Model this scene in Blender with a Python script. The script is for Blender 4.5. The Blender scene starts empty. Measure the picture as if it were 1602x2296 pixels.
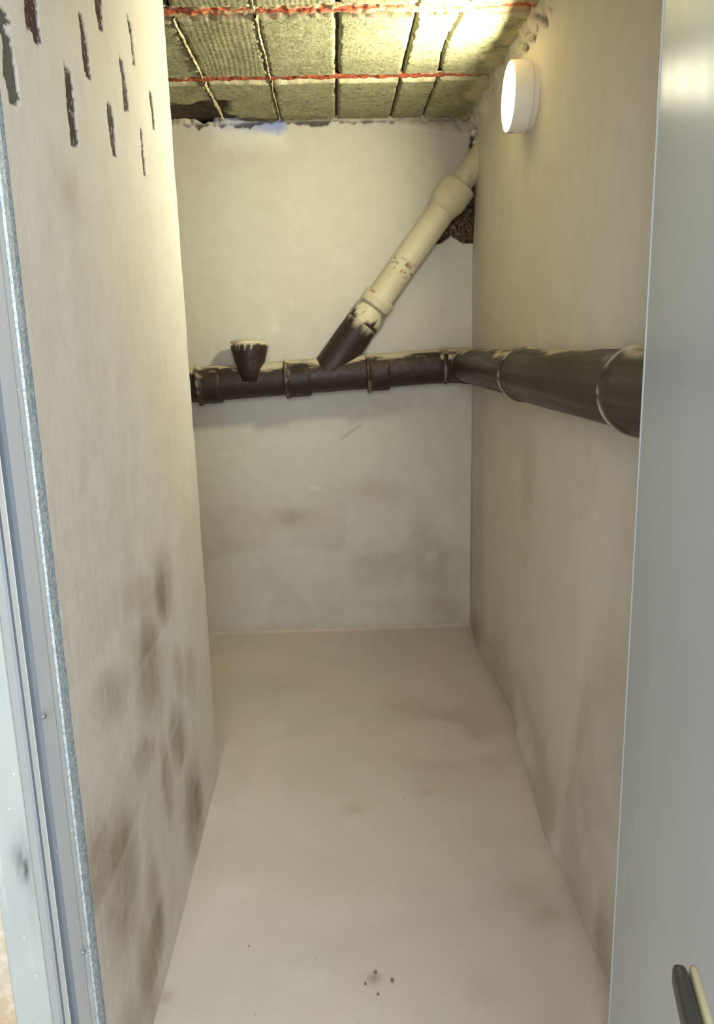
import bpy, bmesh, math, random
import numpy as np
from mathutils import Vector, Matrix

# ------------------------------------------------------------------ camera
# metres; X right, Y into the room, Z up; the photograph is 1602 x 2296
W, HH = 1602, 2296
FP = 1715.0; CX, CY = 801.0, 1148.0; CAM_H = 1.5
_d = np.array([1004 - CX, 9033 - CY, FP]); _d /= np.linalg.norm(_d)
_vx = 750 - CX; _vy = -(_vx * _d[0] + FP * _d[2]) / _d[1]
_y = np.array([_vx, _vy, FP]); _y /= np.linalg.norm(_y)
_x = np.cross(_d, _y)
RC = np.array([_x, _y, -_d])
scn = bpy.context.scene
cd = bpy.data.cameras.new('camera'); cam = bpy.data.objects.new('camera', cd)
scn.collection.objects.link(cam); scn.camera = cam
cd.sensor_fit = 'VERTICAL'; cd.sensor_height = 36.0; cd.lens = 36.0 * FP / HH
cd.clip_start = 0.02
_m = Matrix(((RC[0][0], -RC[0][1], -RC[0][2], 0), (RC[1][0], -RC[1][1], -RC[1][2], 0),
             (RC[2][0], -RC[2][1], -RC[2][2], CAM_H), (0, 0, 0, 1)))
cam.matrix_world = _m

# ------------------------------------------------------------------ light
world = bpy.data.worlds.new('world'); scn.world = world; world.use_nodes = True
bg = world.node_tree.nodes['Background']
bg.inputs[0].default_value = (0.86, 0.93, 1.0, 1); bg.inputs[1].default_value = 0.6

def area(name, loc, target, sx, sy, power, col):
    l = bpy.data.lights.new(name, 'AREA'); l.shape = 'RECTANGLE'; l.size = sx; l.size_y = sy
    l.energy = power; l.color = col
    o = bpy.data.objects.new(name, l); scn.collection.objects.link(o); o.location = loc
    o.rotation_euler = (Vector(target) - Vector(loc)).to_track_quat('-Z', 'Y').to_euler()
    return o
area('corridor_light', (0.1, -1.3, 1.75), (0.0, 2.6, 1.2), 1.7, 1.5, 84, (0.86, 0.94, 1.0))
scn.view_settings.view_transform = 'Standard'; scn.view_settings.look = 'None'
scn.view_settings.exposure = 0.55; scn.view_settings.gamma = 1.0
scn.view_settings.use_curve_mapping = False

# ------------------------------------------------------------------ helpers
def ray(px, py): return RC @ np.array([px - CX, py - CY, FP])
def atY(px, py, Y):
    r = ray(px, py); p = r * (Y / r[1]); p[2] += CAM_H; return p
def atX(px, py, X):
    r = ray(px, py); p = r * (X / r[0]); p[2] += CAM_H; return p
def atZ(px, py, Z):
    r = ray(px, py); p = r * ((Z - CAM_H) / r[2]); p[2] += CAM_H; return p

def vnoise(x, y, seed=0):
    rng = np.random.RandomState(seed); T = rng.rand(257, 257)
    x = np.asarray(x, float) + 1000.3; y = np.asarray(y, float) + 1000.7
    xi = np.floor(x).astype(int); yi = np.floor(y).astype(int)
    fx = x - xi; fy = y - yi; fx = fx * fx * (3 - 2 * fx); fy = fy * fy * (3 - 2 * fy)
    a = T[xi % 256, yi % 256]; b = T[(xi + 1) % 256, yi % 256]
    c = T[xi % 256, (yi + 1) % 256]; d = T[(xi + 1) % 256, (yi + 1) % 256]
    return (a * (1 - fx) + b * fx) * (1 - fy) + (c * (1 - fx) + d * fx) * fy
def fbm(x, y, seed=0, octs=4):
    s = 0; a = 0.5; f = 1.0
    for i in range(octs):
        s = s + a * (vnoise(x * f, y * f, seed + i) - 0.5); a *= 0.5; f *= 2.03
    return s
def sstep(a, b, x):
    t = np.clip((x - a) / (b - a), 0, 1); return t * t * (3 - 2 * t)
def polysd(x, y, poly):
    """signed distance (negative inside)"""
    P = np.asarray(poly, float); n = len(P); best = np.full(np.shape(x), 1e9); ins = np.zeros(np.shape(x), bool)
    for i in range(n):
        a = P[i]; b = P[(i + 1) % n]; e = b - a
        wx = x - a[0]; wy = y - a[1]
        t = np.clip((wx * e[0] + wy * e[1]) / (e @ e + 1e-12), 0, 1)
        best = np.minimum(best, (wx - e[0] * t) ** 2 + (wy - e[1] * t) ** 2)
        c = ((a[1] > y) != (b[1] > y))
        with np.errstate(divide='ignore', invalid='ignore'):
            xs = (b[0] - a[0]) * (y - a[1]) / (b[1] - a[1] + 1e-15) + a[0]
        ins ^= (c & (x < xs))
    d = np.sqrt(best); return np.where(ins, -d, d)

def setp(o, label=None, category=None, group=None, kind=None):
    for k, v in (('label', label), ("category", category), ('group', group), ('kind', kind)):
        if v: o[k] = v
    return o
def empty(name, loc, rot=(0, 0, 0), **k):
    o = bpy.data.objects.new(name, None); scn.collection.objects.link(o)
    o.location = loc; o.rotation_euler = rot; o.empty_display_size = 0.1
    return setp(o, **k)
def link(name, me, m, parent=None, smooth=False, **k):
    me.materials.append(m)
    if smooth: me.shade_smooth()
    o = bpy.data.objects.new(name, me); scn.collection.objects.link(o)
    if parent is not None:
        o.parent = parent
    return setp(o, **k)
def pymesh(name, v, f): 
    me = bpy.data.meshes.new(name); me.from_pydata([tuple(map(float, p)) for p in v], [], f); me.update(); return me
def gridmesh(name, P, attrs=None, flip=False):
    """P: (nu, nv, 3) array"""
    nu, nv, _ = P.shape
    i = np.arange(nu * nv).reshape(nu, nv)
    q = np.stack([i[:-1, :-1], i[1:, :-1], i[1:, 1:], i[:-1, 1:]], -1).reshape(-1, 4)
    if flip: q = q[:, ::-1]
    me = bpy.data.meshes.new(name)
    me.vertices.add(nu * nv); me.vertices.foreach_set('co', P.reshape(-1).astype('f'))
    me.loops.add(q.size); me.loops.foreach_set('vertex_index', q.reshape(-1).astype('i'))
    me.polygons.add(len(q)); me.polygons.foreach_set('loop_start', np.arange(0, q.size, 4, dtype='i'))
    me.polygons.foreach_set('loop_total', np.full(len(q), 4, dtype='i'))
    me.update(calc_edges=True); me.validate()
    for k, a in (attrs or {}).items():
        at = me.attributes.new(k, 'FLOAT', 'POINT'); at.data.foreach_set('value', np.asarray(a, 'f').reshape(-1))
    me.shade_smooth(); return me
def boxmesh(name, lo, hi, bev=0.0, segs=2):
    bm = bmesh.new(); bmesh.ops.create_cube(bm, size=1)
    lo = Vector(lo); hi = Vector(hi)
    for v in bm.verts: v.co = Vector((lo[i] + (hi[i] - lo[i]) * (v.co[i] + .5) for i in range(3)))
    if bev: bmesh.ops.bevel(bm, geom=bm.edges[:], offset=bev, segments=segs, affect='EDGES', profile=.6)
    me = bpy.data.meshes.new(name); bm.to_mesh(me); bm.free(); return me
def lathe(name, prof, n=64):
    """profile of (r, z) spun round local Z"""
    v = []; f = []
    for r, z in prof:
        for k in range(n):
            a = 2 * math.pi * k / n; v.append((r * math.cos(a), r * math.sin(a), z))
    for i in range(len(prof) - 1):
        for k in range(n):
            k2 = (k + 1) % n; f.append((i * n + k, i * n + k2, (i + 1) * n + k2, (i + 1) * n + k))
    if prof[0][0] > 0 and prof[0][0] < 1e-3: pass
    return pymesh(name, v, f)
def tube(name, path, radii, n=56, noise=0.0, seed=1, caps=True, top=None, attrs=None):
    """tube along path; attrs(angle-normal z, s, pos)->dict"""
    P = [Vector(p) for p in path]; m = len(P)
    T = [((P[min(i + 1, m - 1)] - P[max(i - 1, 0)]).normalized()) for i in range(m)]
    ref = Vector((0, 0, 1)) if abs(T[0].z) < .9 else Vector((1, 0, 0))
    V = []; N = []; S = []; A = []
    u = (ref - T[0] * ref.dot(T[0])).normalized(); s = 0
    for i in range(m):
        if i: s += (P[i] - P[i - 1]).length
        u = (u - T[i] * u.dot(T[i])).normalized(); w = T[i].cross(u)
        for k in range(n):
            a = 2 * math.pi * k / n; d = u * math.cos(a) + w * math.sin(a)
            V.append(P[i] + d * radii[i]); N.append(d); S.append(s); A.append(a)
    V = np.array([tuple(v) for v in V]); N = np.array([tuple(v) for v in N]); S = np.array(S); A = np.array(A)
    if noise:
        k = fbm(S * 7 + 3, np.cos(A) * 2.2 + np.sin(A) * 1.7 + 7, seed, 2) * 2
        V = V + N * (k * noise)[:, None]
    f = []
    for i in range(m - 1):
        for k in range(n):
            k2 = (k + 1) % n; f.append((i * n + k, (i + 1) * n + k, (i + 1) * n + k2, i * n + k2))
    if caps: f.append(tuple(range(n))); f.append(tuple(range((m - 1) * n, m * n))[::-1])
    me = pymesh(name, V, f)
    if attrs:
        for kk, a in attrs(V, N, S, A).items():
            at = me.attributes.new(kk, 'FLOAT', 'POINT'); at.data.foreach_set('value', np.asarray(a, 'f'))
    me.shade_smooth(); return me

# ------------------------------------------------------------------ materials
def srgb(r, g, b):
    f = lambda c: (c / 255 / 12.92) if c / 255 <= .04045 else ((c / 255 + .055) / 1.055) ** 2.4
    return (f(r), f(g), f(b), 1)
class Mat:
    def __init__(s, name, rough=.8, spec=.5, metal=0.0):
        s.m = bpy.data.materials.new(name); s.m.use_nodes = True; s.t = s.m.node_tree
        s.b = s.t.nodes['Principled BSDF']; s.b.inputs['Roughness'].default_value = rough
        s.b.inputs['Specular IOR Level'].default_value = spec; s.b.inputs['Metallic'].default_value = metal
        s.tc = s.t.nodes.new('ShaderNodeTexCoord'); s.col = None; s.h = None
    def n(s, ty, **k):
        x = s.t.nodes.new(ty)
        for a, b in k.items(): setattr(x, a, b)
        return x
    def noise(s, scale, detail=4, rough=.6, vec=None, stretch=None, dist=0):
        x = s.n('ShaderNodeTexNoise'); x.inputs['Scale'].default_value = scale
        x.inputs['Detail'].default_value = detail; x.inputs['Roughness'].default_value = rough
        x.inputs['Distortion'].default_value = dist
        src = s.tc.outputs['Object']
        if stretch:
            mp = s.n('ShaderNodeMapping'); mp.inputs['Scale'].default_value = stretch
            s.t.links.new(src, mp.inputs['Vector']); src = mp.outputs[0]
        s.t.links.new(src, x.inputs['Vector']); return x.outputs['Fac']
    def ramp(s, fac, a, b, lo=0., hi=1.):
        x = s.n('ShaderNodeMapRange'); x.interpolation_type = 'SMOOTHSTEP'
        s.t.links.new(fac, x.inputs['Value'])
        for k, v in (('From Min', a), ('From Max', b), ('To Min', lo), ('To Max', hi)): x.inputs[k].default_value = v
        return x.outputs[0]
    def attr(s, name):
        x = s.n('ShaderNodeAttribute'); x.attribute_name = name; return x.outputs['Fac']
    def math(s, op, a, b=None):
        x = s.n('ShaderNodeMath', operation=op)
        for i, v in enumerate((a, b)):
            if v is None: continue
            if isinstance(v, (int, float)): x.inputs[i].default_value = v
            else: s.t.links.new(v, x.inputs[i])
        return x.outputs[0]
    def base(s, c):
        x = s.n('ShaderNodeRGB'); x.outputs[0].default_value = c; s.col = x.outputs[0]; return s
    def mix(s, fac, c, blend='MIX'):
        x = s.n('ShaderNodeMix', data_type='RGBA', blend_type=blend)
        if isinstance(fac, (int, float)): x.inputs['Factor'].default_value = fac
        else: s.t.links.new(fac, x.inputs['Factor'])
        s.t.links.new(s.col, x.inputs[6])
        if isinstance(c, tuple): x.inputs[7].default_value = c
        else: s.t.links.new(c, x.inputs[7])
        s.col = x.outputs[2]; return s
    def addh(s, h, k):
        y = s.math('MULTIPLY', h, k); s.h = y if s.h is None else s.math('ADD', s.h, y); return s
    def done(s, bump=.0, dist=.01):
        s.t.links.new(s.col, s.b.inputs['Base Color'])
        if s.h is not None and bump:
            x = s.n('ShaderNodeBump'); x.inputs['Strength'].default_value = bump; x.inputs['Distance'].default_value = dist
            s.t.links.new(s.h, x.inputs['Height']); s.t.links.new(x.outputs[0], s.b.inputs['Normal'])
        return s.m

def plaster(name, c, warm, dirt, cool):
    M = Mat(name, .82, .3).base(c)
    M.mix(M.ramp(M.noise(1.6, 3, .6), .42, .62, 0, .6), warm)
    M.mix(M.ramp(M.noise(3.1, 5, .65, dist=.6), .56, .74, 0, .45), cool)
    M.mix(M.ramp(M.noise(14, 4, .7), .35, .75, 0, .12), dirt)
    M.mix(M.math('MULTIPLY', M.ramp(M.noise(6, 5, .65), .3, .65, .55, 1.), M.attr('stain_dark')), dirt)
    M.mix(M.attr('pale'), srgb(226, 222, 214))
    M.mix(M.attr('blue'), srgb(146, 158, 212))
    dk = M.noise(60, 5, .75)
    M.mix(M.attr('chip'), srgb(104, 84, 66))
    M.mix(M.math('MULTIPLY', M.attr('chip'), M.ramp(dk, .5, .62)), srgb(176, 150, 118))
    M.mix(M.math('MULTIPLY', M.attr('chip'), M.ramp(M.noise(45, 4, .7, stretch=(1.3, 1, 1)), .52, .62)), srgb(54, 40, 34))
    M.mix(M.attr('dark'), srgb(34, 30, 28))
    M.mix(M.ramp(M.noise(420, 2, .5), .70, .80, 0, .35), srgb(96, 80, 64))
    M.addh(M.noise(9, 3, .5), .6).addh(M.noise(160, 4, .65), .22).addh(M.noise(45, 4, .6), .18)
    return M.done(.35, .012)
m_left = plaster('painted_plaster_left', srgb(211, 206, 199), srgb(208, 199, 189), srgb(150, 133, 112), srgb(206, 208, 203))
m_back = plaster('painted_plaster_back', srgb(207, 203, 191), srgb(204, 196, 186), srgb(158, 142, 122), srgb(210, 205, 196))
m_right = plaster('painted_plaster_right', srgb(209, 204, 194), srgb(205, 196, 185), srgb(158, 142, 122), srgb(206, 207, 202))
m_plain = Mat('plain_plaster').base(srgb(205, 198, 182)); m_plain.mix(m_plain.ramp(m_plain.noise(5), .4, .7, 0, .4), srgb(190, 178, 158)); m_plain = m_plain.done()

M = Mat('corridor_plaster', .85, .3).base(srgb(186, 176, 160))
M.mix(M.ramp(M.noise(2.5, 4, .6), .4, .6, 0, .9), srgb(178, 152, 120)).mix(M.ramp(M.noise(40, 3), .45, .7, 0, .4), srgb(224, 218, 206))
M.addh(M.noise(50, 4), .5); m_corr = M.done(.4)

M = Mat('painted_concrete_floor', .72, .35).base(srgb(205, 193, 183))
M.mix(M.ramp(M.noise(1.3, 4, .6, dist=.5), .40, .62, 0, .8), srgb(195, 187, 175))
M.mix(M.ramp(M.noise(4.3, 5, .6), .52, .72, 0, .5), srgb(210, 203, 193))
M.mix(M.attr('stain_dark'), srgb(148, 130, 110))
M.mix(M.attr('pale'), srgb(216, 208, 194))
M.mix(M.ramp(M.noise(300, 2, .5), .69, .78, 0, .4), srgb(120, 102, 84))
M.mix(M.ramp(M.noise(90, 3, .5), .70, .76, 0, .4), srgb(120, 104, 88))
M.addh(M.noise(5, 4, .5), .7).addh(M.noise(110, 4, .6), .2)
m_floor = M.done(.3, .012)

def concrete(name, seed):
    M = Mat(name, .88, .25).base(srgb(160, 158, 126))
    M.mix(M.ramp(M.noise(5 + seed, 5, .65, dist=.8), .40, .66, 0, .8), srgb(136, 134, 104))
    M.mix(M.ramp(M.noise(9, 5, .7, stretch=(1, 3, 1)), .52, .7, 0, .6), srgb(188, 178, 146))
    M.mix(M.ramp(M.noise(75, 3, .6), .56, .66, 0, .75), srgb(86, 80, 62))
    M.mix(M.ramp(M.noise(55, 3, .6, stretch=(1, 1.6, 1)), .57, .66, 0, .55), srgb(216, 206, 176))
    M.mix(M.math('MULTIPLY', M.attr('dark'), .9), srgb(50, 46, 38))
    M.mix(M.attr('mortar'), srgb(206, 194, 166))
    M.mix(M.attr('smear'), srgb(196, 184, 150))
    # wood grain left by the shuttering boards
    wv = M.n('ShaderNodeTexWave', wave_type='BANDS', bands_direction='X')
    wv.inputs['Scale'].default_value = 17; wv.inputs['Distortion'].default_value = 16
    wv.inputs['Detail'].default_value = 1.2; wv.inputs['Detail Scale'].default_value = .22
    mp = M.n('ShaderNodeMapping'); mp.inputs['Scale'].default_value = (1, .35, 1); mp.inputs['Location'].default_value = (seed * .37, seed * .21, 0)
    M.t.links.new(M.tc.outputs['Object'], mp.inputs[0]); M.t.links.new(mp.outputs[0], wv.inputs['Vector'])
    g = M.math('MULTIPLY', wv.outputs['Fac'], M.attr('grain'))
    M.mix(M.math('MULTIPLY', g, .2), srgb(128, 116, 88))
    M.addh(g, .14).addh(M.noise(70, 5, .7), .65).addh(M.noise(14, 4), .5)
    return M.done(.6, .012)
m_conc = [concrete('shuttered_concrete_' + 'abc'[i], i) for i in range(3)]
M = Mat('joint_mortar', .9, .2).base(srgb(205, 192, 160)); M.mix(M.ramp(M.noise(60, 4), .4, .6, 0, .8), srgb(140, 126, 98)); M.addh(M.noise(80, 4), 1); m_mort = M.done(.7)
M = Mat('slab_dark', .9, .2).base(srgb(84, 76, 60)); M.mix(M.ramp(M.noise(30, 4), .4, .6, 0, .7), srgb(50, 44, 36)); m_slab = M.done()
M = Mat('red_brick_rib', .85, .25).base(srgb(178, 84, 56))
M.mix(M.ramp(M.noise(38, 4, .7, stretch=(1, .6, 1)), .45, .62, 0, .85), srgb(206, 112, 78))
M.mix(M.ramp(M.noise(60, 4, .7), .56, .66, 0, .9), srgb(122, 58, 42))
M.mix(M.attr('mortar'), srgb(190, 172, 136))
M.mix(M.math('MULTIPLY', M.attr('purple'), .6), srgb(124, 92, 82))
M.addh(M.noise(70, 5, .7), 1); m_rib = M.done(.8, .01)

M = Mat('exposed_brick', .9, .2).base(srgb(74, 58, 54))
M.mix(M.ramp(M.noise(20, 4, .7), .45, .6), srgb(84, 80, 74)).mix(M.ramp(M.noise(60, 4, .7), .55, .64, 0, .85), srgb(196, 188, 176))
M.addh(M.noise(120, 4, .7), 1); m_brA = M.done(.7, .006)
M = Mat('exposed_brick_red', .9, .2).base(srgb(76, 50, 48))
M.mix(M.ramp(M.noise(26, 4, .7), .5, .6), srgb(76, 56, 54)).mix(M.ramp(M.noise(70, 4, .7), .57, .66, 0, .85), srgb(196, 188, 176))
M.addh(M.noise(120, 4, .7), 1); m_brB = M.done(.7, .006)
M = Mat('exposed_brick_grey', .9, .2).base(srgb(98, 96, 90))
M.mix(M.ramp(M.noise(18, 4, .7), .5, .6), srgb(80, 78, 72)).addh(M.noise(120, 4, .7), 1); m_brC = M.done(.7, .006)

def tar(name, c, st=None):
    M = Mat(name, .38, .35).base(c)
    M.mix(M.ramp(M.noise(7, 5, .7, stretch=st), .45, .68, 0, .6), srgb(70, 54, 44))
    M.mix(M.ramp(M.noise(26, 5, .75, stretch=st), .62, .74, 0, .6), srgb(112, 92, 74))
    sm = M.attr('smear')
    M.mix(sm, srgb(190, 178, 152))
    r = M.math('ADD', M.math('MULTIPLY', sm, .4), M.ramp(M.noise(18, 4, .7, stretch=st), .3, .7, .34, .6))
    M.t.links.new(r, M.b.inputs['Roughness'])
    M.addh(M.noise(30, 4, .65, stretch=st), .7).addh(M.noise(120, 4, .6, stretch=st), .25)
    return M.done(.5 if not st else .25, .008)
m_tar = tar('tarred_pipe', srgb(50, 39, 34))
m_tary = tar('tarred_pipe_near', srgb(50, 39, 34), (1, .05, 1))
m_tarb = tar('tarred_fitting', srgb(46, 35, 31))
M = Mat('cream_pipe_paint', .5, .4).base(srgb(208, 198, 170))
M.mix(M.ramp(M.noise(5, 4, .6), .42, .65, 0, .6), srgb(196, 184, 156))
M.mix(M.ramp(M.noise(11, 5, .7, stretch=(1, 1, .5)), .58, .72, 0, .5), srgb(168, 152, 122))
M.mix(M.attr('rust'), srgb(122, 62, 42)); M.mix(M.attr('tar'), srgb(56, 42, 36))
M.addh(M.noise(40, 4, .6), .5); m_cream = M.done(.4, .006)

M = Mat('lamp_plastic', .4, .5).base(srgb(240, 236, 228)); m_lamp = M.done()
M = Mat('lamp_diffuser', .4).base((1, 1, 1, 1)); M.b.inputs['Emission Color'].default_value = (1, .955, .67, 1); M.b.inputs['Emission Strength'].default_value = 200.0; m_diff = M.done()

M = Mat('door_lacquer', .28, .5).base(srgb(180, 188, 192))
M.mix(M.ramp(M.noise(2, 3, .5, stretch=(1, 1, .3)), .4, .65, 0, .35), srgb(174, 180, 184))
M.mix(M.attr('pale'), srgb(224, 224, 224))
M.t.links.new(M.ramp(M.noise(9, 4, .6, stretch=(1, 1, .5)), .3, .7, .30, .35), M.b.inputs['Roughness'])
M.addh(M.noise(240, 3, .6), .2); m_door = M.done(.08, .002)
def framem(name, c, c2, rough=.42):
    M = Mat(name, rough, .5).base(c)
    M.mix(M.ramp(M.noise(3, 4, .6, stretch=(1, 1, .35)), .4, .62, 0, .9), c2)
    M.mix(M.ramp(M.noise(12, 5, .7, stretch=(2, 2, .3)), .60, .68, 0, .35), srgb(196, 200, 200))
    M.mix(M.attr('dirt'), srgb(74, 72, 72))
    M.mix(M.ramp(M.noise(90, 3, .5), .72, .76, 0, .9), srgb(224, 224, 222))
    M.addh(M.noise(60, 4, .6), .3); return M.done(.25, .004)
m_fr1 = framem('frame_paint_pale', srgb(156, 163, 163), srgb(172, 176, 172))
m_fr2 = framem('frame_paint_grey', srgb(172, 173, 170), srgb(160, 164, 166))
m_fr3 = framem('frame_rebate_shade', srgb(126, 134, 142), srgb(142, 146, 150))  # groove tone, its shadow line put into the colour
m_fr4 = framem('frame_paint_lavender', srgb(180, 181, 186), srgb(166, 170, 174))
M = Mat('galvanised_strip', .6, .4, .25).base(srgb(172, 181, 186))
vo = M.n('ShaderNodeTexVoronoi'); vo.inputs['Scale'].default_value = 230; M.t.links.new(M.tc.outputs['Object'], vo.inputs['Vector'])
M.mix(M.ramp(vo.outputs['Color'], .3, .8, 0, .7), srgb(134, 148, 156)); M.mix(M.ramp(M.noise(160, 3, .7), .55, .65, 0, .6), srgb(214, 222, 228))
M.addh(vo.outputs['Distance'], 1); m_galv = M.done(.25, .002)
M = Mat('black_plastic', .35, .5).base(srgb(46, 44, 46)); M.mix(M.ramp(M.noise(30), .4, .7, 0, .3), srgb(66, 62, 62)); m_blk = M.done()
M = Mat('beige_plastic', .45, .5).base(srgb(176, 168, 138)); m_beige = M.done()
M = Mat('screw_metal', .4, .5, .6).base(srgb(140, 142, 146)); m_screw = M.done()
M = Mat('crumb', .9, .2).base(srgb(128, 110, 90)); m_crumb = M.done()

# ------------------------------------------------------------------ room
BACK = 3.93; RX = 0.695; LX = -0.46; CEIL = 2.54; LEND = 2.475; FRONT = 1.12

def mk(grid_shape, x, y, items):
    out = np.zeros(grid_shape)
    for it in items:
        poly, edge, amt = it[:3]
        out = np.maximum(out, amt * (1 - sstep(-edge, edge, polysd(x, y, poly))))
    return out

# left partition -----------------------------------------------------
slots = dict(
 A=[(-4,14),(8,22),(26,52),(10,56),(25,88),(27,112),(31,135),(36,152),(44,215),(38,237),(25,233),(20,205),(10,170),(8,145),(10,125),(3,70),(-4,60)],
 B=[(56,-14),(82,-14),(82,30),(86,48),(90,75),(93,102),(80,98),(73,82),(72,68),(59,62),(56,30)],
 C=[(176,24),(186,40),(193,80),(197,110),(199,145),(206,182),(196,175),(189,152),(184,110),(179,60)],
 D=[(211,-14),(227,-14),(229,30),(233,68),(222,64),(214,20)],
 E=[(284,28),(294,52),(299,100),(305,147),(299,143),(295,100),(288,55)],
 F=[(267,122),(277,138),(283,185),(291,248),(279,248),(275,180),(269,145)],
 G=[(143,138),(146,150),(160,164),(164,200),(170,262),(177,327),(161,326),(155,280),(149,200)],
 H=[(240,229),(251,236),(257,290),(262,348),(254,348),(246,300),(241,250)],
 I=[(334,198),(341,212),(345,245),(349,292),(344,288),(338,235)],
 J=[(315,288),(320,291),(322,330),(326,370),(329,400),(323,390),(318,340)])
slots = {k: [tuple(atX(px, py, LX)[1:]) for px, py in v] for k, v in slots.items()}
nu, nv = 340, 430
yy = np.linspace(1.195, LEND + 0.05, nu); zz = np.linspace(0, CEIL + .02, nv)
Y, Z = np.meshgrid(yy, zz, indexing='ij')
n1 = fbm(Y * 70, Z * 70, 5, 3) * .013; n2 = fbm(Y * 60, Z * 60, 9, 3) * .010
dep = mk(Y.shape, Y + n1, Z + n2, [(p, .0015, 1) for p in slots.values()])
X = np.full_like(Y, LX)
X += (fbm(Y * 2.2, Z * 2.2, 21, 4) * .012) * sstep(1.19, 1.4, Y) * (1 - .9 * sstep(1.55, 1.8, Z)) + fbm(Y * 16, Z * 16, 31, 3) * .0022
# courses of blocks showing faintly through the thin plaster
ch, cw = .145, .28
row = np.floor((Z - .07) / ch); fz = (Z - .07) / ch - row; fy = ((Y - 1.51) / cw + .5 * (row % 2)) % 1
jz = np.minimum(fz, 1 - fz) * ch; jy = np.minimum(fy, 1 - fy) * cw
low = 1 - sstep(1.0, 1.5, Z)
X -= (np.exp(-(jz / .010) ** 2) + np.exp(-(jy / .010) ** 2)) * .0004 * (.25 + .75 * low)
X -= dep * .0062
ov = np.clip(Y - (LEND - .012 + fbm(Z * 2.3, Z * 0 + 3, 41, 3) * .016 + fbm(Z * 14, Z * 0 + 1, 43, 3) * .006), 0, None)
YY = np.where(ov > 0, Y - ov + .012 * np.sin(np.clip(ov / .012, 0, 1.57)), Y)
X = X - np.where(ov > 0, .012 * (1 - np.cos(np.clip(ov / .012, 0, 1.57))) + np.clip(ov - .019, 0, None), 0)
cell = vnoise(row * 7.13 + .5, np.floor((Y - 1.51) / cw + .5 * (row % 2)) * 3.7 + .5, 77)
blob = np.zeros_like(Y)
for cy, cz, ry, rz, a in [(1.91, .90, .10, .10, .9), (1.72, .76, .13, .12, .9), (1.43, .83, .12, .06, .55), (2.07, .15, .13, .16, 1.), (1.36, .45, .13, .16, 1.), (1.57, .22, .07, .14, .8),
                       (1.93, .47, .09, .10, .8), (1.47, .13, .08, .15, .9), (1.25, .58, .10, .10, .7), (1.60, .60, .10, .05, .5), (1.78, .42, .05, .12, .7), (1.70, .95, .18, .05, .3), (2.15, .55, .1, .1, .4), (2.0, .62, .06, .08, .6), (1.3, .1, .12, .12, .7)]:
    dy = Y - cy; dz = Z - cz + dy * .25
    blob = np.maximum(blob, a * np.exp(-((dy / ry) ** 2 + (dz / rz) ** 2) ** 1.8))
joint = np.exp(-(np.minimum(jz, jy) / .011) ** 2)
stain_dark = 1.25 * blob * (.6 + .4 * cell) * (1 - .15 * joint) + low * .10 * (cell > .55) * (1 - joint) * sstep(1.35, .9, Z)
stain_dark = stain_dark + fbm(Y * 9, Z * 9, 51, 3) * .25 * low * (stain_dark > .1)
stain_dark += np.clip(.35 * np.exp(-((Y - 1.45) / .07) ** 2 - ((Z - 1.78) / .06) ** 2), 0, 1)
P = np.stack([X, YY, Z], -1)
halo = mk(Y.shape, Y + n1 * 2 + .006, Z + n2 * 2, [(p, .012, 1) for p in slots.values()])
pale = np.clip(halo - sstep(.0, .3, dep), 0, 1) * .15 * (vnoise(Y * 40, Z * 25, 19) > .3)
zero = np.zeros_like(Y)
me = gridmesh('wall_left', P, dict(stain_dark=np.clip(stain_dark, 0, 1), pale=pale, blue=zero, chip=zero, dark=sstep(.01, .25, dep) * .85))
wl = link('wall_left', me, m_left, kind='structure', label='thin plastered partition on the left with brick slots near the top and damp brown blotches below', category='wall')
link('wall_core', boxmesh('core', (-.58, 1.17, 0), (LX - .032, LEND - .006, CEIL + .01)), m_plain, wl)
for k, p in slots.items():
    a = np.array(p); lo = a.min(0) - .012; hi = a.max(0) + .012
    mt = {'A': m_brC, 'B': m_brB, 'C': m_brB, 'D': m_brB}.get(k, m_brA)
    link('brick', boxmesh('brick', (LX - .05, lo[0], lo[1]), (LX - .0035, hi[0], hi[1]), .0015, 1), mt, wl)

# right wall ---------------------------------------------------------
nu, nv = 300, 280
yy = np.linspace(FRONT + .02, BACK + .03, nu); zz = np.linspace(0, CEIL + .02, nv)
Y, Z = np.meshgrid(yy, zz, indexing='ij')
foot = np.interp(Y, [1.1, 1.35, 1.55, 1.67, 2.03, 2.54, 2.9, 3.29, 3.93], [.60, .612, .612, .607, .622, .667, .683, .69, .690])
top_ = np.full_like(Y, RX) + .0 * Y
X = foot + (top_ - foot) * sstep(0, 1.3, Z)
X = X + fbm(Y * 1.8, Z * 1.8, 61, 4) * .016 + fbm(Y * 12, Z * 12, 63, 3) * .0025
X -= .035 * np.exp(-(Z / .05) ** 2) * sstep(.3, .6, vnoise(Y * 3, Y * 0, 65)) * .6
# smeared plaster lumps under the ceiling
edge = 1 - sstep(.0, .10, CEIL - Z + fbm(Y * 9, Z * 9, 71, 4) * .10)
X -= edge * (.03 + fbm(Y * 26, Z * 26, 73, 3) * .05)
cor = BACK - Y
chipR = (1 - sstep(-.006, .006, cor - .035 - fbm(Z * 20, Y * 20, 75, 4) * .10)) * sstep(1.96, 2.0, Z) * (1 - sstep(2.44, 2.47, Z))
n1 = fbm(Y * 40, Z * 40, 5, 3) * .015
fl = atX(1222, 40, RX)
chipT = mk(Y.shape, Y + n1, Z + n1, [([tuple(atX(px, py, RX)[1:]) for px, py in q], .004, 1) for q in
        [[(1212, 30), (1226, 34), (1228, 62), (1218, 60)], [(1195, 75), (1206, 78), (1200, 95), (1188, 88)], [(1178, 98), (1190, 104), (1182, 116)], [(1232, 18), (1246, 20), (1240, 30)]]])
X += chipR * (.022 + fbm(Z * 60, Y * 60, 79, 3) * .03) + chipT * .010
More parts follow.
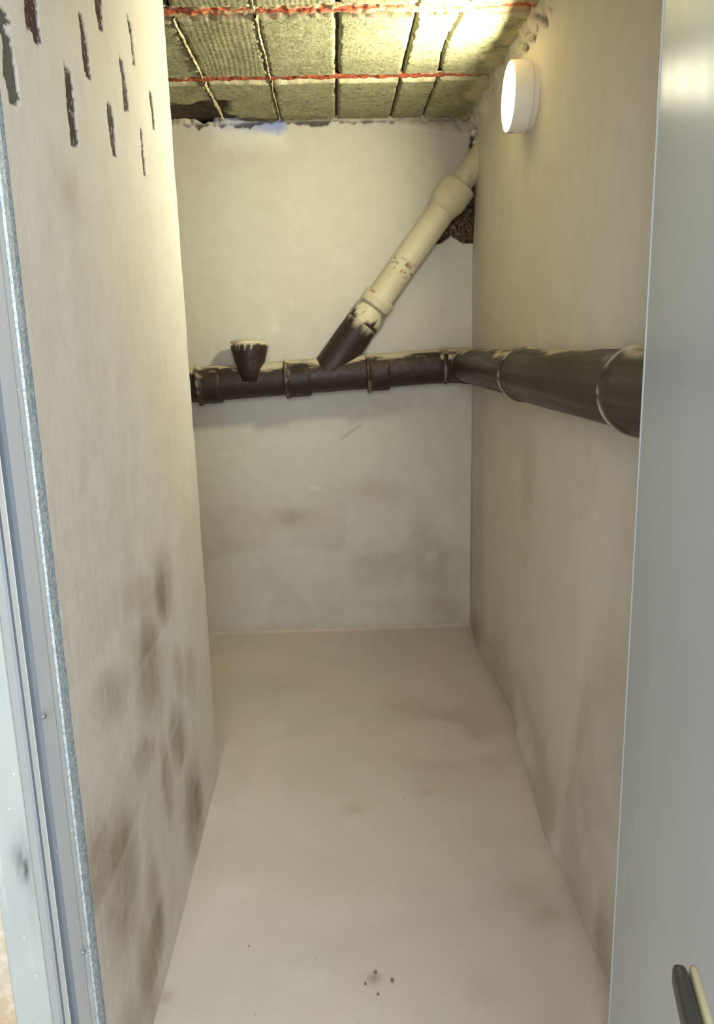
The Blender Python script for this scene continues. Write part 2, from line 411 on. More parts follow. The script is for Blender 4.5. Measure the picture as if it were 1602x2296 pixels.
stain_dark = .55 * np.exp(-(Z / .20) ** 2) * sstep(.35, .7, vnoise(Y * 5, Z * 5, 81)) + .45 * sstep(.45, .75, vnoise(Y * 3.2, Z * 1.3, 83)) * (1 - sstep(.9, 1.5, Z))
stain_dark += .35 * np.exp(-((cor) / .05) ** 2) * sstep(1.3, 1.2, Z)  # even darker band down the back corner, below the pipe
stain_dark += .5 * edge * (Y > 2.5)
P = np.stack([X, Y, Z], -1)
me = gridmesh('wall_right', P, dict(stain_dark=np.clip(stain_dark, 0, 1), pale=zero[:1, :1].repeat(nu, 0).repeat(nv, 1), blue=np.zeros_like(Y), chip=np.clip(chipR, 0, 1), dark=chipT * .7), flip=True)
wr = link('wall_right', me, m_right, kind='structure', label='wavy plastered right wall carrying the round lamp and the dark pipe', category='wall')
link('wall_core', boxmesh('core', (.745, FRONT, 0), (.86, BACK + .15, CEIL + .01)), m_plain, wr)

# back wall ----------------------------------------------------------
nu, nv = 400, 400
xx = np.linspace(-1.62, RX + .03, nu); zz = np.linspace(0, CEIL + .02, nv)
X, Z = np.meshgrid(xx, zz, indexing='ij')
bp = lambda q: [tuple(atY(px, py, BACK)[[0, 2]]) for px, py in q]
n1 = fbm(X * 30, Z * 30, 91, 4) * .03; n2 = fbm(X * 30, Z * 30, 95, 4) * .03
rub = mk(X.shape, X + n1, Z + n2, [(bp([(1040, 400), (1062, 392), (1085, 420), (1085, 548), (1062, 545), (1040, 541), (1010, 527), (985, 546), (975, 545), (1020, 470)]), .004, 1)])
edgeC = (1 - sstep(-.004, .004, (RX - X) - .018 - fbm(Z * 24, X * 20, 97, 4) * .05)) * sstep(2.1, 2.2, Z)
gap = mk(X.shape, X + n1 * .5, Z + n2 * .35, [(bp([(380, 256), (405, 258), (440, 256), (440, 268), (455, 276), (478, 270), (486, 256), (500, 256), (560, 262), (640, 262), (641, 240), (380, 236)]), .003, 1)])  # cavity under the ceiling, pushed in and its darkness painted on
ragged = 1 - sstep(-.003, .003, (CEIL - .0) - Z - .004 - (fbm(X * 22, Z * 3, 99, 4) + .12) * .05)
rcor = 1 - sstep(-.006, .006, (CEIL - Z) - .055 * sstep(.2, .62, X) - fbm(X * 14, Z * 14, 101, 3) * .03)
blue = mk(X.shape, X + n1, Z + n2, [(bp([(470, 250), (642, 250), (644, 288), (622, 300), (560, 292), (500, 285), (480, 275)]), .02, 1)]) 
blue = blue * (.45 + .55 * sstep(-.42, -.22, X)) * .95
pale = mk(X.shape, X + n1, Z + n2, [(bp([(470, 262), (640, 265), (640, 330), (480, 330)]), .05, .8), (bp([(425, 900), (700, 885), (690, 925), (440, 945)]), .03, .22),
        (bp([(650, 675), (662, 680), (655, 690)]), .012, .5), (bp([(485, 1015), (512, 1018), (505, 1028)]), .012, .5), (bp([(690, 1085), (715, 1092), (712, 1100)]), .012, .5), (bp([(610, 700), (630, 740), (610, 750)]), .02, .35)])
Yv = BACK + fbm(X * 1.7, Z * 1.7, 111, 4) * .02 + fbm(X * 14, Z * 14, 113, 3) * .002
Yv += rub * (.055 + fbm(X * 45, Z * 45, 115, 3) * .09) + gap * .07 + edgeC * .02 * (1 - rub)
Yv += ragged * (1 - gap) * .01 - rcor * (.02 + fbm(X * 30, Z * 30, 117, 3) * .04) * (1 - gap)
# scratch
sd = polysd(X, Z, bp([(765, 985), (790, 965), (812, 952), (791, 967)])); Yv += np.exp(-(sd / .004) ** 2) * .0015
blobs = [(.2, .75, .12, .07, .6), (-.25, .62, .14, .06, .8), (.45, .40, .16, .15, .55), (.55, .22, .12, .2, .7), (.1, .35, .2, .12, .35), (-.4, .3, .15, .12, .3), (-.62, .45, .1, .08, .35), (.3, .1, .3, .08, .4), (-.15, .2, .12, .1, .3), (-.18, 1.62, .04, .03, .12), (.3, 1.15, .3, .12, .3), (.62, .8, .06, .5, .35)]
stain_dark = sum(a * np.exp(-(((X - cx) / rx) ** 2 + ((Z - cz) / rz) ** 2)) for cx, cz, rx, rz, a in blobs) * (.6 + fbm(X * 8, Z * 8, 119, 4) * 1.4)
stain_dark += .25 * sstep(1.1, .3, Z) * sstep(.45, .6, vnoise(X * 4, Z * 4, 121)) + .3 * np.exp(-(Z / .05) ** 2) + .5 * np.exp(-(sd / .006) ** 2)  # broken low patches, an even darker band along the foot, the scratch
stain_dark += .5 * rcor
P = np.stack([X, Yv, Z], -1)
me = gridmesh('wall_back', P, dict(stain_dark=np.clip(stain_dark, 0, 1), pale=np.clip(pale, 0, 1), blue=blue, chip=np.clip(rub + edgeC * .8, 0, 1), dark=np.clip(gap + ragged * .85 * (1 - rcor), 0, 1)))
wb = link('wall_back', me, m_back, kind='structure', label='plastered end wall with crumbled hole in its upper right corner and a bluish patch under the ceiling', category='wall')
link('wall_core', boxmesh('core', (-1.75, BACK + .14, 0), (.86, BACK + .26, CEIL + .01)), m_plain, wb)

# floor --------------------------------------------------------------
nu, nv = 240, 260
xx = np.linspace(-1.62, .80, nu); yy = np.linspace(.9, BACK + .03, nv)
X, Y = np.meshgrid(xx, yy, indexing='ij')
Zf = fbm(X * 2, Y * 2, 131, 4) * .007 + fbm(X * 15, Y * 15, 133, 3) * .0015
Zf += .012 * np.exp(-((BACK - Y) / .02) ** 2) + .018 * np.exp(-((Y - LEND) / .3) ** 4) * np.exp(-(np.clip(X - LX, 0, 9) / .02) ** 2)
stain_dark = .45 * np.exp(-(((X - .38) / .22) ** 2 + ((Y - 2.75) / .3) ** 2)) * sstep(.35, .7, vnoise(X * 7, Y * 7, 135))
for px, py, r, a in [(795, 1815, .03, .5), (950, 1775, .04, .4), (1230, 2050, .06, .35), (1160, 1490, .1, .2), (640, 1540, .15, .2), (372, 2235, .02, .5), (1190, 2000, .08, .3), (840, 2195, .015, .8), (1090, 2220, .05, .2), (1000, 1750, .1, .25)]:
    q = atZ(px, py, 0); stain_dark = np.maximum(stain_dark, a * np.exp(-(((X - q[0]) / r) ** 2 + ((Y - q[1]) / r) ** 2)))
stain_dark += .3 * np.exp(-((X - np.interp(Y, [1.1, 1.55, 2.03, 2.54, 3.29, 3.93], [.60, .612, .622, .667, .69, .69])) / .03) ** 2)  # darker band along the foot of the right wall
stain_dark = stain_dark * (.6 + 1.2 * (fbm(X * 20, Y * 20, 137, 3) + .3))
pale = .35 * sstep(.0, .25, .3 - np.hypot((X - .15) / 2.2, (Y - 2.2) / 1.5) + fbm(X * 4, Y * 4, 139, 3) * .2)
me = gridmesh('floor', np.stack([X, Y, Zf], -1), dict(stain_dark=np.clip(stain_dark, 0, 1), pale=np.clip(pale, 0, 1)))
fl = link('floor', me, m_floor, kind='structure', label='bare painted concrete floor, beige and dusty', category='floor')
link('floor_slab', boxmesh('floor_slab', (-2.6, -2.2, -.2), (2.6, BACK + .3, -.012)), m_floor, fl)

# ceiling ------------------------------------------------------------
ce = link('ceiling', boxmesh('ceiling', (-1.75, FRONT, CEIL + .022), (.86, BACK + .26, CEIL + .2)), m_slab, kind='structure',
          label='ceiling of shuttered concrete blocks between crumbling red brick ribs', category='ceiling')
seams = [-1.54, -1.275, -1.01, -.745, -.484, -.221, .043, .300, .450, .72]
rows_ = [1.14, 1.49, 2.11, 2.72, 3.345, BACK + .02]
rng = random.Random(4)
for r in range(5):
    y0, y1 = rows_[r] + (.040 if r == 3 else .034), rows_[r + 1] - (.042 if r == 2 else .034)
    for s in range(len(seams) - 1):
        x0, x1 = seams[s] + .0015, seams[s + 1] - .0015
        if r < 2 and s != 4 and False: continue
        fine = r >= 2 and s >= 3
        nx, ny = (36, 84) if fine else (4, 6)
        a, b = np.meshgrid(np.linspace(0, 1, nx), np.linspace(0, 1, ny), indexing='ij')
        yb = y0 + (y1 - y0) * b
        bow = (.020 * np.sin(np.pi * np.clip((yb - 2.72) / .6, 0, 1)) if s in (7, 8) else 0 * yb)
        xa = x0 + (x1 - x0) * a
        X0 = xa + bow * (-(1 - a) if s == 8 else -a if s == 7 else 0)
        if s in (5,): X0 = X0 + 0
        ed = np.minimum(a * (x1 - x0), (1 - a) * (x1 - x0)); ed2 = np.minimum(b * (y1 - y0), (1 - b) * (y1 - y0))
        rg = fbm(X0 * 50, yb * 50, 151 + s, 3) * .022
        drop = sstep(-.001, .008, np.minimum(ed, ed2) + rg - .002)
        tilt = (a - .5) * rng.uniform(-.006, .006) + (b - .5) * rng.uniform(-.004, .004)
        Zb = CEIL + .018 * (1 - drop) + tilt + fbm(X0 * 5, yb * 5, 161 + s * 3 + r, 4) * .006 + fbm(X0 * 40, yb * 40, 171 + s, 3) * .002
        Zb[0, :] += .012; Zb[-1, :] += .012; Zb[:, 0] += .012; Zb[:, -1] += .012
        mort = sstep(.022, .0, b * (y1 - y0) + fbm(X0 * 30, yb * 30, 181, 3) * .04) + sstep(.03, .0, (1 - b) * (y1 - y0) + fbm(X0 * 30, yb * 30, 183, 3) * .05)
        dark = np.zeros_like(a)
        if r == 4 and s <= 4:
            dark = sstep(3.62, 3.67, yb + fbm(X0 * 12, yb * 12, 185, 4) * .16) * sstep(-.40, -.46, X0 + fbm(X0 * 12, yb * 12, 186, 3) * .2)  # darkness of the cavity painted into the block colour
            Zb = Zb + dark * .03
        if r == 4 and s in (4,): dark = np.maximum(dark, .9 * sstep(3.84, 3.87, yb + fbm(X0 * 16, yb * 16, 188, 4) * .1))
        if r == 4: dark = np.maximum(dark, .3 * sstep(3.75, 3.93, yb + fbm(X0 * 9, yb * 9, 187, 3) * .1))
        smear = np.zeros_like(a)
        if s == 8:
            smear = sstep(.55, .80, a + fbm(X0 * 9, yb * 9, 189, 4) * .7)
            Zb = Zb - smear * (.006 + fbm(X0 * 35, yb * 35, 191, 3) * .02)
        grain = np.full_like(a, 1.0 if (r == 3 and s == 4) or (r == 2 and s in (4, 5)) else .06) * sstep(.0, .2, np.minimum(a, 1 - a))
        me = gridmesh('concrete_block', np.stack([X0, yb, Zb], -1), dict(mortar=np.clip(mort * .8, 0, 1), dark=dark, smear=np.clip(smear, 0, 1), grain=grain), flip=True)
        link('concrete_block', me, m_conc[(r * 2 + s) % 3], ce)
# lumpy mortar squeezed out of some seams
def seam(x, y0, y1, w, seed, dx=0.):
    n = 60; m = 7
    t, c = np.meshgrid(np.linspace(0, 1, n), np.linspace(-1, 1, m), indexing='ij')
    y = y0 + (y1 - y0) * t; ww = w * (.45 + .9 * vnoise(t * 26, t * 0 + 1, seed)) * (vnoise(t * 40, t * 0, seed + 3) > .12)
    xs = x + dx * t + c * ww + fbm(t * 9, t * 0, seed + 5, 3) * .012
    z = CEIL + .012 - (1 - c * c) * (.012 + .010 * vnoise(t * 40, c * 2, seed + 7)) * (ww > 0)
    me = gridmesh('mortar_seam', np.stack([xs, y, z], -1), flip=True); link('mortar_seam', me, m_mort, ce)
seam(seams[5], 2.75, 3.31, .0085, 201); seam(seams[4] + .0, 2.75, 3.31, .006, 211); seam(seams[5], 2.14, 2.69, .008, 221)
seam(seams[4], 3.37, 3.90, .006, 231); seam(seams[5], 3.37, 3.90, .005, 241); seam(seams[7], 2.14, 2.69, .005, 251)
# red ribs
for i, yc in enumerate(rows_[1:5]):
    fine = i >= 2; n = 520 if fine else 60; m = 13
    x0_, x1_ = (-1.6, .70) if i != 3 else (-1.6, .62)
    x, c = np.meshgrid(np.linspace(x0_, x1_, n), np.linspace(-1, 1, m), indexing='ij')
    half = (.050 if i == 2 else .042) + fbm(x * 20, x * 0, 301 + i, 3) * .008
    y = yc + c * half + fbm(x * 3, x * 0, 311 + i, 3) * .012
    z = CEIL + .008 + fbm(x * 55, c * 2, 321 + i, 4) * .018 + np.abs(c) ** 4 * .012
    z -= .010 * sstep(.35, .8, -c + fbm(x * 25, c, 329 + i, 3) * 1.2)
    bare = {2: fbm(x * 4.5, c * 1.5, 331, 4) * 1.5 + .22 - np.abs(c + .1) * .45, 3: .72 - np.abs(c + .05) * .75 + fbm(x * 9, c * 2, 335, 3) * .8 - .5 * sstep(.45, .62, x)}.get(i, x * 0)
    mortar = 1 - sstep(.02, .16, bare)
    purple = sstep(.45, .7, vnoise(x * 3.2 + .5, c, 341 + i)) * (1.4 if i == 2 else .35)
    me = gridmesh('brick_rib', np.stack([x, y, z], -1), dict(mortar=mortar * .9, purple=purple), flip=True)
    link('brick_rib', me, m_rib, ce, label='crumbling red brick rib between the concrete blocks')
# lumps of dripped plaster in the corner above the lamp
rr = random.Random(9)
def lump(name, c, r, mt, parent, seed, sq=(1, 1, 1), **k):
    bm = bmesh.new(); bmesh.ops.create_icosphere(bm, subdivisions=3, radius=1)
    for v in bm.verts:
        n = fbm(np.array(v.co.x * 2.1 + seed), np.array(v.co.y * 2.1 + v.co.z * 1.7), 401, 3)
        d = 1 + float(n) * 1.1; v.co = Vector((v.co.x * r * sq[0] * d, v.co.y * r * sq[1] * d, v.co.z * r * sq[2] * d)) + Vector(c)
    me = bpy.data.meshes.new(name); bm.to_mesh(me); bm.free(); me.shade_smooth(); return link(name, me, mt, parent, **k)
for px, py, r, xx_ in [(1192, 82, .014, .69), (1176, 104, .012, .685), (1168, 118, .009, .685), (1150, 108, .008, .67), (1206, 62, .012, .69), (1064, 296, .02, .68), (1068, 318, .014, .69), (1222, 20, .014, .69)]:
    q = atX(px, py, xx_); q[2] = min(q[2], CEIL - .002); lump('plaster_lump', q, r, m_plain, wr, r * 300, (1, 1.3, .8))

# alcove behind the partition, front wall and corridor ---------------
link('wall_alcove', boxmesh('wall_alcove', (-1.75, FRONT + .1, 0), (-1.60, BACK + .14, CEIL + .022)), m_plain, kind='structure', label='side wall of the recess behind the partition', category='wall')
wf = link('wall_front', boxmesh('wall_front', (-2.6, FRONT, 0), (-.525, FRONT + .10, CEIL + .2)), m_corr, kind='structure', label='plastered wall of the passage beside the door frame', category='wall')
link('wall_section', boxmesh('wall_section', (.62, FRONT, 0), (2.6, FRONT + .10, CEIL + .2)), m_corr, wf)
link('wall_section', boxmesh('wall_section', (-.525, FRONT, 2.20), (.62, FRONT + .10, CEIL + .2)), m_corr, wf)
link('wall_passage', boxmesh('wall_passage', (-2.6, -2.3, 0), (2.6, -2.2, CEIL + .2)), m_corr, kind='structure', label='far wall of the passage behind the viewer', category='wall')
link('ceiling_passage', boxmesh('ceiling_passage', (-2.6, -2.3, CEIL + .2), (2.6, FRONT + .1, CEIL + .3)), m_plain, kind='structure', label='ceiling of the passage outside the door', category='ceiling')

# ------------------------------------------------------------------ steel door frame
def xat(px, Yv): return atY(px, 2296, Yv)[0]
FZ = 2.16
fr = empty('door_frame', (-.5, 1.12, 0), label='stepped grey steel door frame with galvanised strip along the left edge of the view', category='door frame')
def strip(name, pts, mt, parent=fr, z1=FZ, dirt=None, thick=True, **k):
    """vertical extrusion of a plan polyline, world coordinates"""
    nz = 160; zz = np.linspace(0, z1, nz); pts = np.array(pts)
    P = np.zeros((len(pts), nz, 3)); P[:, :, 0] = pts[:, 0][:, None]; P[:, :, 1] = pts[:, 1][:, None]; P[:, :, 2] = zz[None]
    P -= np.array(parent.location)[None, None]
    zg = np.broadcast_to(zz, P.shape[:2]); D = np.zeros(P.shape[:2])
    if dirt: D = dirt(P[:, :, 0] + parent.location[0], zg)
    me = gridmesh(name, P, dict(dirt=D)); me.shade_flat(); return link(name, me, mt, parent, **k)
xs = {p: xat for p in ()}
Ya, Yb, Yc, Yd, Ye, Yf, Yg = 1.095, 1.088, 1.118, 1.124, 1.172, 1.175, 1.205
xA, xB, xC, xD, xE, xF, xG = xat(36, Ya), xat(117, Yb), xat(160, Yc), xat(178, Yd), xat(216, Ye), xat(222, Yf), xat(243, Yg)
def dfun(x, z):
    q = atY(50, 1930, Ya)
    return (.25 + 2.4 * np.clip(fbm(x * 260, z * 28, 611, 3) + .18, 0, .6)) * (.8 * np.exp(-(((x - q[0]) / .012) ** 2 + ((z - q[2]) / .03) ** 2)) + .35 * np.exp(-(((x - q[0] - .008) / .008) ** 2 + ((z - q[2] + .03) / .09) ** 2)))
face = [(xA, FRONT + .002), (xA, Ya + .004), (xA + .003, Ya)] + [(xA + .003 + (xB - .006 - xA) * t, Ya + (Yb - Ya) * t) for t in np.linspace(.1, 1, 9)] + [(xB - .001, Yb + .0005), (xB + .0006, Yb + .002)]
strip('architrave', face, m_fr1, dirt=dfun, label='pale face of the steel frame, scuffed black low down')
strip('reveal', [(xB + .0006, Yb + .002), (xB + .0008, Yb + .004), (xC - .0015, Yc - .001), (xC, Yc)], m_fr2)
strip('rebate', [(xC, Yc), (xC - .0035, Yc + .006), (xC - .002, Yd + .010), (xD - .001, Yd + .001), (xD, Yd)], m_fr3, label='darker groove of the frame rebate')
xm = xD + (xE - xD) * .72; ym = Yd + (Ye - Yd) * .72
strip('stop', [(xD, Yd), (xm, ym)], m_fr4); strip('stop_edge', [(xm, ym), (xm - .001, ym + .004), (xE, Ye)], m_fr2)
strip('galvanised_strip', [(xE, Ye), (xE - .004, Ye + .002), (xF - .003, Yf), (xF, Yf + .001), (xG - .0015, Yg - .001), (xG, Yg), (xG - .01, Yg + .004)], m_galv, label='bright galvanised metal strip against the plaster')
# back filler between frame and wall
link('frame_core', boxmesh('frame_core', (xA + .004 + .5, FRONT - .018 - 1.12, 0), (xC - .006 + .5, 1.205 - 1.12, FZ)), m_fr3, fr)
# screws on the frame
def screw(px, py, Yv, parent):
    q = atY(px, py, Yv); me = lathe('screw', [(.0001, .003), (.0025, .003), (.004, .0018), (.0045, 0)], 20); me.shade_smooth()
    o = link('screw', me, m_screw, parent); o.rotation_euler = (math.radians(90), 0, math.radians(60)); o.location = (q[0] + .5 + .0005, q[1] - 1.12 - .0005, q[2]); return o
t_ = (184 - 178) / (216 - 178)
screw(187, 2135, 1.146, fr); screw(98, 1606, 1.121, fr)
# header and right leg of the frame
link('frame_head', boxmesh('frame_head', (xA + .5, Ya - 1.12, 2.10), (.62 + .5, 1.20 - 1.12, FZ + .04), .004), m_fr2, fr)
link('frame_leg', boxmesh('frame_leg', (.540 + .5, Ya - 1.12, 0), (.625 + .5, 1.20 - 1.12, 2.10), .004), m_fr2, fr, label='hinge side leg of the steel frame behind the door leaf')

# ------------------------------------------------------------------ door leaf
hx, hy = .484, 1.205
ang = math.radians(-15.0)     # leaf turned from the -Y direction towards -X
dr = empty('door', (hx, hy, 0), (0, 0, ang), label='grey lacquered door leaf standing open along the right edge of the view', category='door')
# local: leaf runs from y=0 (hinge) to y=-.86, visible face at x=0
nu, nv = 60, 240
yy = np.linspace(0, -.86, nu); zz = np.linspace(.01, 2.09, nv)
A, B = np.meshgrid(yy, zz, indexing='ij')
Xd = np.zeros_like(A) + fbm(A * 2, B * 1.2, 501, 3) * .0016
Xd[0, :] += .0025
padd = np.zeros_like(A)
for a_, b_, l_ in [(-.02, 1.35, .03), (-.02, 1.40, .015), (-.14, .86, .015), (-.20, .8, .02), (-.28, 1.05, .03), (-.10, .62, .02)]:
    padd = np.maximum(padd, .7 * np.exp(-((A - a_ - (B - b_) * .15) / .004) ** 2 - ((B - b_) / l_) ** 2))
me = gridmesh('leaf_face', np.stack([Xd, A, B], -1), dict(pale=padd)); link('leaf_face', me, m_door, dr)
link('leaf', boxmesh('leaf', (.0012, -.86, .01), (.042, -.0005, 2.09), .0012), m_door, dr)
eb = link('edge_fold', boxmesh('edge_fold', (-.0014, -.006, .01), (.002, .0015, 2.09), .0006), m_door, dr)
for z in (.25, 1.85):
    me = lathe('hinge', [(.0001, 0), (.008, 0), (.009, .003), (.009, .097), (.008, .1), (.0001, .1)], 24); me.shade_smooth()
    h = link('hinge', me, m_screw, dr); h.location = (.055, .006, z)
# lever: black grip with a lighter beige strip on the door side
hd = empty('handle', (0, 0, 0)); hd.parent = dr
hd_z = 1.028
def bar(name, y0, y1, x0, x1, z0, z1, mt, taper=.86, bev=.003, **k):
    n = 26; m = 20; v = []; f = []
    for i in range(n):
        t = i / (n - 1); y = y0 + (y1 - y0) * t
        e = min(1, math.sqrt(max(0, 1 - ((t - .93) / .07) ** 2)) if t > .93 else 1) * (1 - (1 - taper) * t ** 3)
        e = max(e, .35)
        cx = (x0 + x1) / 2 + .002 * (1 - t); cz = (z0 + z1) / 2; hx_ = (x1 - x0) / 2; hz = (z1 - z0) / 2
        for k_ in range(m):
            a = 2 * math.pi * k_ / m; c, s = math.cos(a), math.sin(a)
            p = 2 / 3.2; v.append((cx + hx_ * e * math.copysign(abs(c) ** p, c), y, cz + hz * e * math.copysign(abs(s) ** p, s)))
    for i in range(n - 1):
        for k_ in range(m):
            k2 = (k_ + 1) % m; f.append((i * m + k_, i * m + k2, (i + 1) * m + k2, (i + 1) * m + k_))
    f.append(tuple(range(m))[::-1]); f.append(tuple(range((n - 1) * m, n * m)))
    me = pymesh(name, v, f); me.shade_smooth(); return link(name, me, mt, hd, **k)
bar('lever', -.835, -.752, -.049, -.0365, hd_z - .012, hd_z + .010, m_blk, label='black lever grip')
bar('lever_strip', -.835, -.750, -.0365, -.029, hd_z - .012, hd_z + .010, m_beige, label='beige strip along the inner side of the lever')
nk = link('spindle_neck', lathe('spindle_neck', [(.0001, 0), (.010, 0), (.010, .05), (.0001, .05)], 28), m_blk, hd, smooth=True)
nk.rotation_euler = (0, math.radians(-90), 0); nk.location = (-.002, -.83, hd_z)
link('back_plate', boxmesh('back_plate', (-.007, -.848, hd_z - .14), (-.0008, -.812, hd_z + .06), .003), m_blk, hd)

# ------------------------------------------------------------------ round wall lamp
lc = (atX(1205, 230, RX)[1]); LY, LZ = 2.825, 2.312
lamp = empty('wall_lamp', (RX + .004, LY, LZ), (0, math.radians(-90), 0), label='round white wall lamp, lit, high on the right wall near the ceiling', category='lamp')
R0 = .111
bp_ = link('base_plate', lathe('base_plate', [(.0001, 0), (R0 - .006, 0), (R0 - .005, .018), (R0 - .010, .020), (.0001, .020)], 72), m_lamp, lamp, smooth=False)
prof = [(R0 - .012, .018), (R0, .019), (R0 + .001, .024), (R0 + .0005, .078), (R0 - .002, .082), (R0 - .005, .082), (R0 - .007, .079), (R0 - .008, .052)]
me = lathe('housing', prof, 96); me.shade_smooth(); link('housing', me, m_lamp, lamp, label='white plastic drum of the lamp')
me = lathe('diffuser', [(.0001, .074), (.03, .0735), (.07, .071), (.095, .066), (R0 - .010, .058), (R0 - .009, .052)], 96); me.shade_smooth()
link('diffuser', me, m_diff, lamp, label='glowing diffuser disc')
cl = link('clip', boxmesh('clip', (-R0 - .0015, -.008, .062), (-R0 + .004, .008, .084), .0015), m_beige, lamp, label='small clip at the bottom of the rim')

# ------------------------------------------------------------------ dark drain pipe
PY = 3.825
def bk(px, py): return Vector(atY(px, py, PY))
pL = bk(430, 866); pR = bk(1040, 821)
dvec = (pR - pL).normalized()
def onback(px):   # point of the pipe axis under a pixel column
    a = atY(px, 845, PY); t = (a[0] - pL.x) / dvec.x; return pL + dvec * t
RP = .083
def smear_attr(seed, top=.55, amt=1.0, ends=None, lo=-.02):
    def f(V, N, S, A):
        up = N[:, 2]; n = fbm(V[:, 0] * 9 + V[:, 1] * 9, A * 2.0, seed, 4)
        s = sstep(top, top + .25, up + n * 1.1) * amt
        n2 = fbm(S * 60, A * 3, seed + 9, 3)
        if ends:
            for p, w, a_ in ends: s = np.maximum(s, a_ * np.exp(-((S - p) / w) ** 2) * sstep(lo, lo + .14, n2 + .05))
        return dict(smear=np.clip(s, 0, 1))
    return f
dp = empty('drain_pipe', (pR.x, PY, pR.z), label='thick dark brown drain pipe along the back wall, turning the corner onto the right wall', category='pipe')
off = Vector(dp.location)
def part(name, path, radii, mt=m_tar, n=56, noise=.0007, seed=1, at=None, **k):
    path = [Vector(p) - off for p in path]
    def wrap(V, N, S, A): return (at or smear_attr(seed))(V + np.array(off), N, S, A)
    return link(name, tube(name, path, radii, n, noise, seed, True, attrs=wrap), mt, dp, smooth=True, **k)
def seg(a, b, n): return [a.lerp(b, i / (n - 1)) for i in range(n)]
# straight back run, elbow, right run
pz = pR.z + .004
PX = .640; RB = .10
a0 = onback(380); a0 = a0 - dvec * .72
a1 = Vector((PX - RB, PY, pz))
part('pipe_run', seg(a0, a1, 200), [RP] * 200, seed=11, at=smear_attr(11, .62))
elb = [Vector((PX - RB + RB * math.sin(t), PY - RB + RB * math.cos(t), pz)) for t in np.linspace(0, math.pi / 2, 16)]
part('elbow', [a1 - Vector((.03, 0, 0))] + elb + [elb[-1] - Vector((0, .02, 0))], [RP + .003] * 18, seed=13)
b0 = elb[-1]; 
def onright(px, py=850):
    q = atX(px, py, PX - .08); return q[1]
yj1 = 2.56; yj2 = 1.60
part('pipe_run', seg(b0, Vector((PX, yj1, pz)), 60), [.080] * 60, m_tary, seed=17, at=smear_attr(17, .80))
part('pipe_run', seg(Vector((PX, yj1 + .02, pz - .004)), Vector((PX, 1.25, pz + .003)), 160), [.086] * 160, m_tary, seed=19, at=smear_attr(19, .86))
def bell(c, d, L, r, seed, lip=.008, name='coupling', **k):
    """socket: raised lip then a barrel of length L along d"""
    c = Vector(c); d = Vector(d).normalized()
    prof = [(0, r * .92), (.001, r + lip * .7), (.004, r + lip), (.012, r + lip), (.016, r + lip * .6), (.018, r + .001)] + [(.018 + (L - .03) * i / 6, r) for i in range(1, 7)] + [(L - .006, r - .002), (L, r - .010)]
    part(name, [c + d * s for s, _ in prof], [q for _, q in prof], k.get('mt', m_tarb), 64, .0012, seed, smear_attr(seed, .85 if k.get('w') else .60, 1., [(.012, .0035, .9), (.045, .0025, .35)] if k.get('w') else [(.010, .006, .45)], -.12 if k.get('w') else -.02))
bell(onback(443), dvec, .12, RP + .008, 23, .008)
bell(onback(640), dvec, .125, RP + .007, 29, .007)
bell(onback(822), dvec, .115, RP + .006, 31, .008)
bell(Vector((PX - RB - .005, PY, pz)) , (1, -.12, 0), .03, RP + .004, 37, .004)
bell(Vector((PX, yj1 + .05, pz - .002)), (0, -1, 0), .10, .0865, 41, .007, w=1, mt=m_tary)
bell(Vector((PX, yj2, pz + .002)), (0, -1, 0), .30, .0915, 43, .007, w=1, mt=m_tary)
# vertical tee stub, cut off and capped with plaster
s0 = onback(562); 
stub = [(0, .062), (.075, .064), (.10, .074), (.14, .084), (.166, .090), (.176, .089)]
sd_ = Vector((.0, .12, 1)).normalized()
part('tee_stub', [s0 + sd_ * s + Vector((.004, -.035, 0)) for s, _ in stub], [r for _, r in stub], m_tarb, 56, .002, 47, lambda V, N, S, A: dict(smear=sstep(.0, .006, S - .170 + fbm(A * 6, S * 10, 48, 3) * .05)), label='flared tee stub pointing up, cut short')
lumps = lump('plaster_cap', s0 - off + Vector((.004, .012, .182)), .084, m_cream, dp, 3.3, (1.05, .85, .30), label='cream plaster closing the top of the stub')
# inclined branch
ax = [Vector(atY(px, py, PY)) for px, py in [(755, 808), (812, 726), (850, 678), (916, 584), (1012, 444), (1072, 357)]]
bdir = (ax[4] - ax[1]).normalized()
Bp = lambda s: ax[1] + bdir * s        # s=0 at the ragged paint edge
LL = (ax[4] - ax[1]).length
part('branch', [Bp(-.31 + .31 * i / 19) for i in range(20)] + [Bp(.012)], [.082] * 20 + [.074], m_tarb, 56, .002, 53, lambda V, N, S, A: dict(smear=sstep(.0, .05, S - .285 + fbm(A * 3, S * 12, 55, 3) * .09)), label='inclined branch socket on the drain')

# ------------------------------------------------------------------ cream branch pipe
wp = empty('branch_pipe', tuple(Bp(0)), label='cream painted slanting pipe rising from the dark drain to the upper right corner', category='pipe')
woff = Vector(wp.location)
def wpart(name, path, radii, noise=.001, seed=1, at=None, **k):
    path = [Vector(p) - woff for p in path]
    return link(name, tube(name, path, radii, 56, noise, seed, True, attrs=at or (lambda V, N, S, A: dict(rust=0 * S, tar=0 * S))), m_cream, wp, smooth=True, **k)
wpart('socket', [Bp(s) for s in (-.004, .004, .012, .03, .05, .062, .072, .10)], [.078, .083, .0815, .080, .077, .070, .066, .066], .002, 61,
      lambda V, N, S, A: dict(rust=0 * S, tar=sstep(.0, .10, fbm(A * 3, S * 30, 63, 3) + .10 - S * 3.2)))
def rustf(V, N, S, A):
    n = fbm(S * 40, A * 5, 65, 3)
    return dict(tar=0 * S, rust=np.clip(sstep(.17, .24, fbm(S * 60, A * 9, 67, 3) * 1.3) * np.exp(-((S - .26) / .05) ** 2) + .0 * n, 0, 1))
wpart('barrel', [Bp(s) for s in np.linspace(.06, LL + .03, 90)], [.0655] * 90, .0015, 65, rustf)
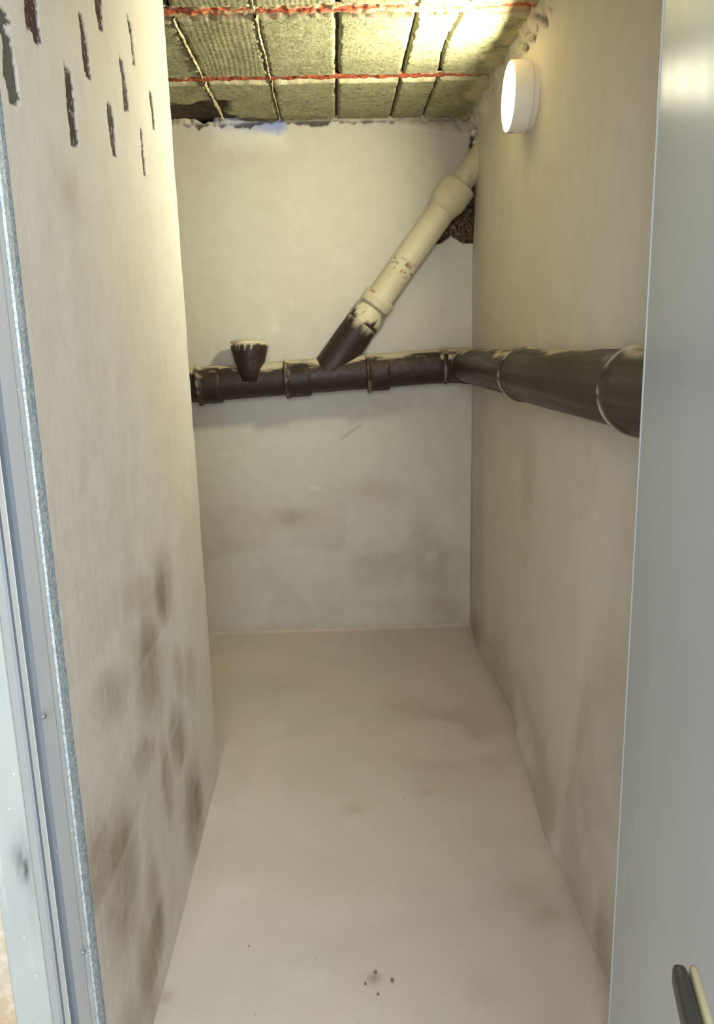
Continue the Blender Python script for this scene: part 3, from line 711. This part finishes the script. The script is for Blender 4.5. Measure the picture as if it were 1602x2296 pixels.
sc = .098
wpart('collar', [Bp(s) for s in (sc - .002, sc, sc + .006, sc + .040, sc + .052, sc + .056, sc + .058)], [.066, .079, .081, .0815, .0815, .0795, .064], .001, 69,
      lambda V, N, S, A: dict(tar=0 * S, rust=sstep(.045, .05, S) * np.exp(-((A - RUSTA) / .35) ** 2) if True else 0 * S), label='raised collar ring with a rust spot') if False else None
def collar_at(V, N, S, A):
    d = np.array(N) @ np.array((bdir.cross(Vector((0, 1, 0)))).normalized()); fr_ = -N[:, 1]
    return dict(tar=0 * S, rust=.9 * sstep(.05, .056, S) * sstep(.35, .5, d + .1 * fbm(A * 8, S * 9, 70, 3)) * sstep(.85, .72, d) * (fr_ > .2))
wpart('collar', [Bp(s) for s in (sc - .002, sc, sc + .006, sc + .040, sc + .052, sc + .056, sc + .058)], [.066, .079, .081, .0815, .0815, .0795, .064], .001, 69, collar_at, label='raised collar ring with a rust spot')
wpart('bell_socket', [Bp(LL + s) for s in (-.075, -.05, -.030, -.01, .05, .066, .070, .071)], [.0655, .070, .080, .082, .083, .083, .080, .060], .002, 71, label='flared socket near the top')
wpart('upper_pipe', [Bp(LL + s) + Vector((0, .02, 0)) for s in (.05, .12, .2, .3, .36)], [.057] * 5, .001, 73)

# ------------------------------------------------------------------ crumbs on the floor
for i, (px, py, r, lb) in enumerate([(842, 2180, .004, 'brown plaster crumb at the top of the little cluster on the near floor'),
        (880, 2198, .0045, 'largest brown plaster crumb, rightmost of the little cluster on the near floor'),
        (820, 2205, .003, 'leftmost brown plaster crumb of the little cluster on the near floor'),
        (848, 2228, .003, 'lowest brown plaster crumb of the little cluster on the near floor'),
        (558, 2120, .002, 'lone dark crumb on the near floor towards the left partition'),
        (908, 1790, .002, 'lone dark crumb on the middle of the bare floor')]):
    q = atZ(px, py, .003)
    lump('plaster_crumb', (0, 0, r * .5), r, m_crumb, None, i * 1.7, (1, 1.4, .8), label=lb, category='crumb', group='plaster crumbs on the floor').location = (q[0], q[1], .0)
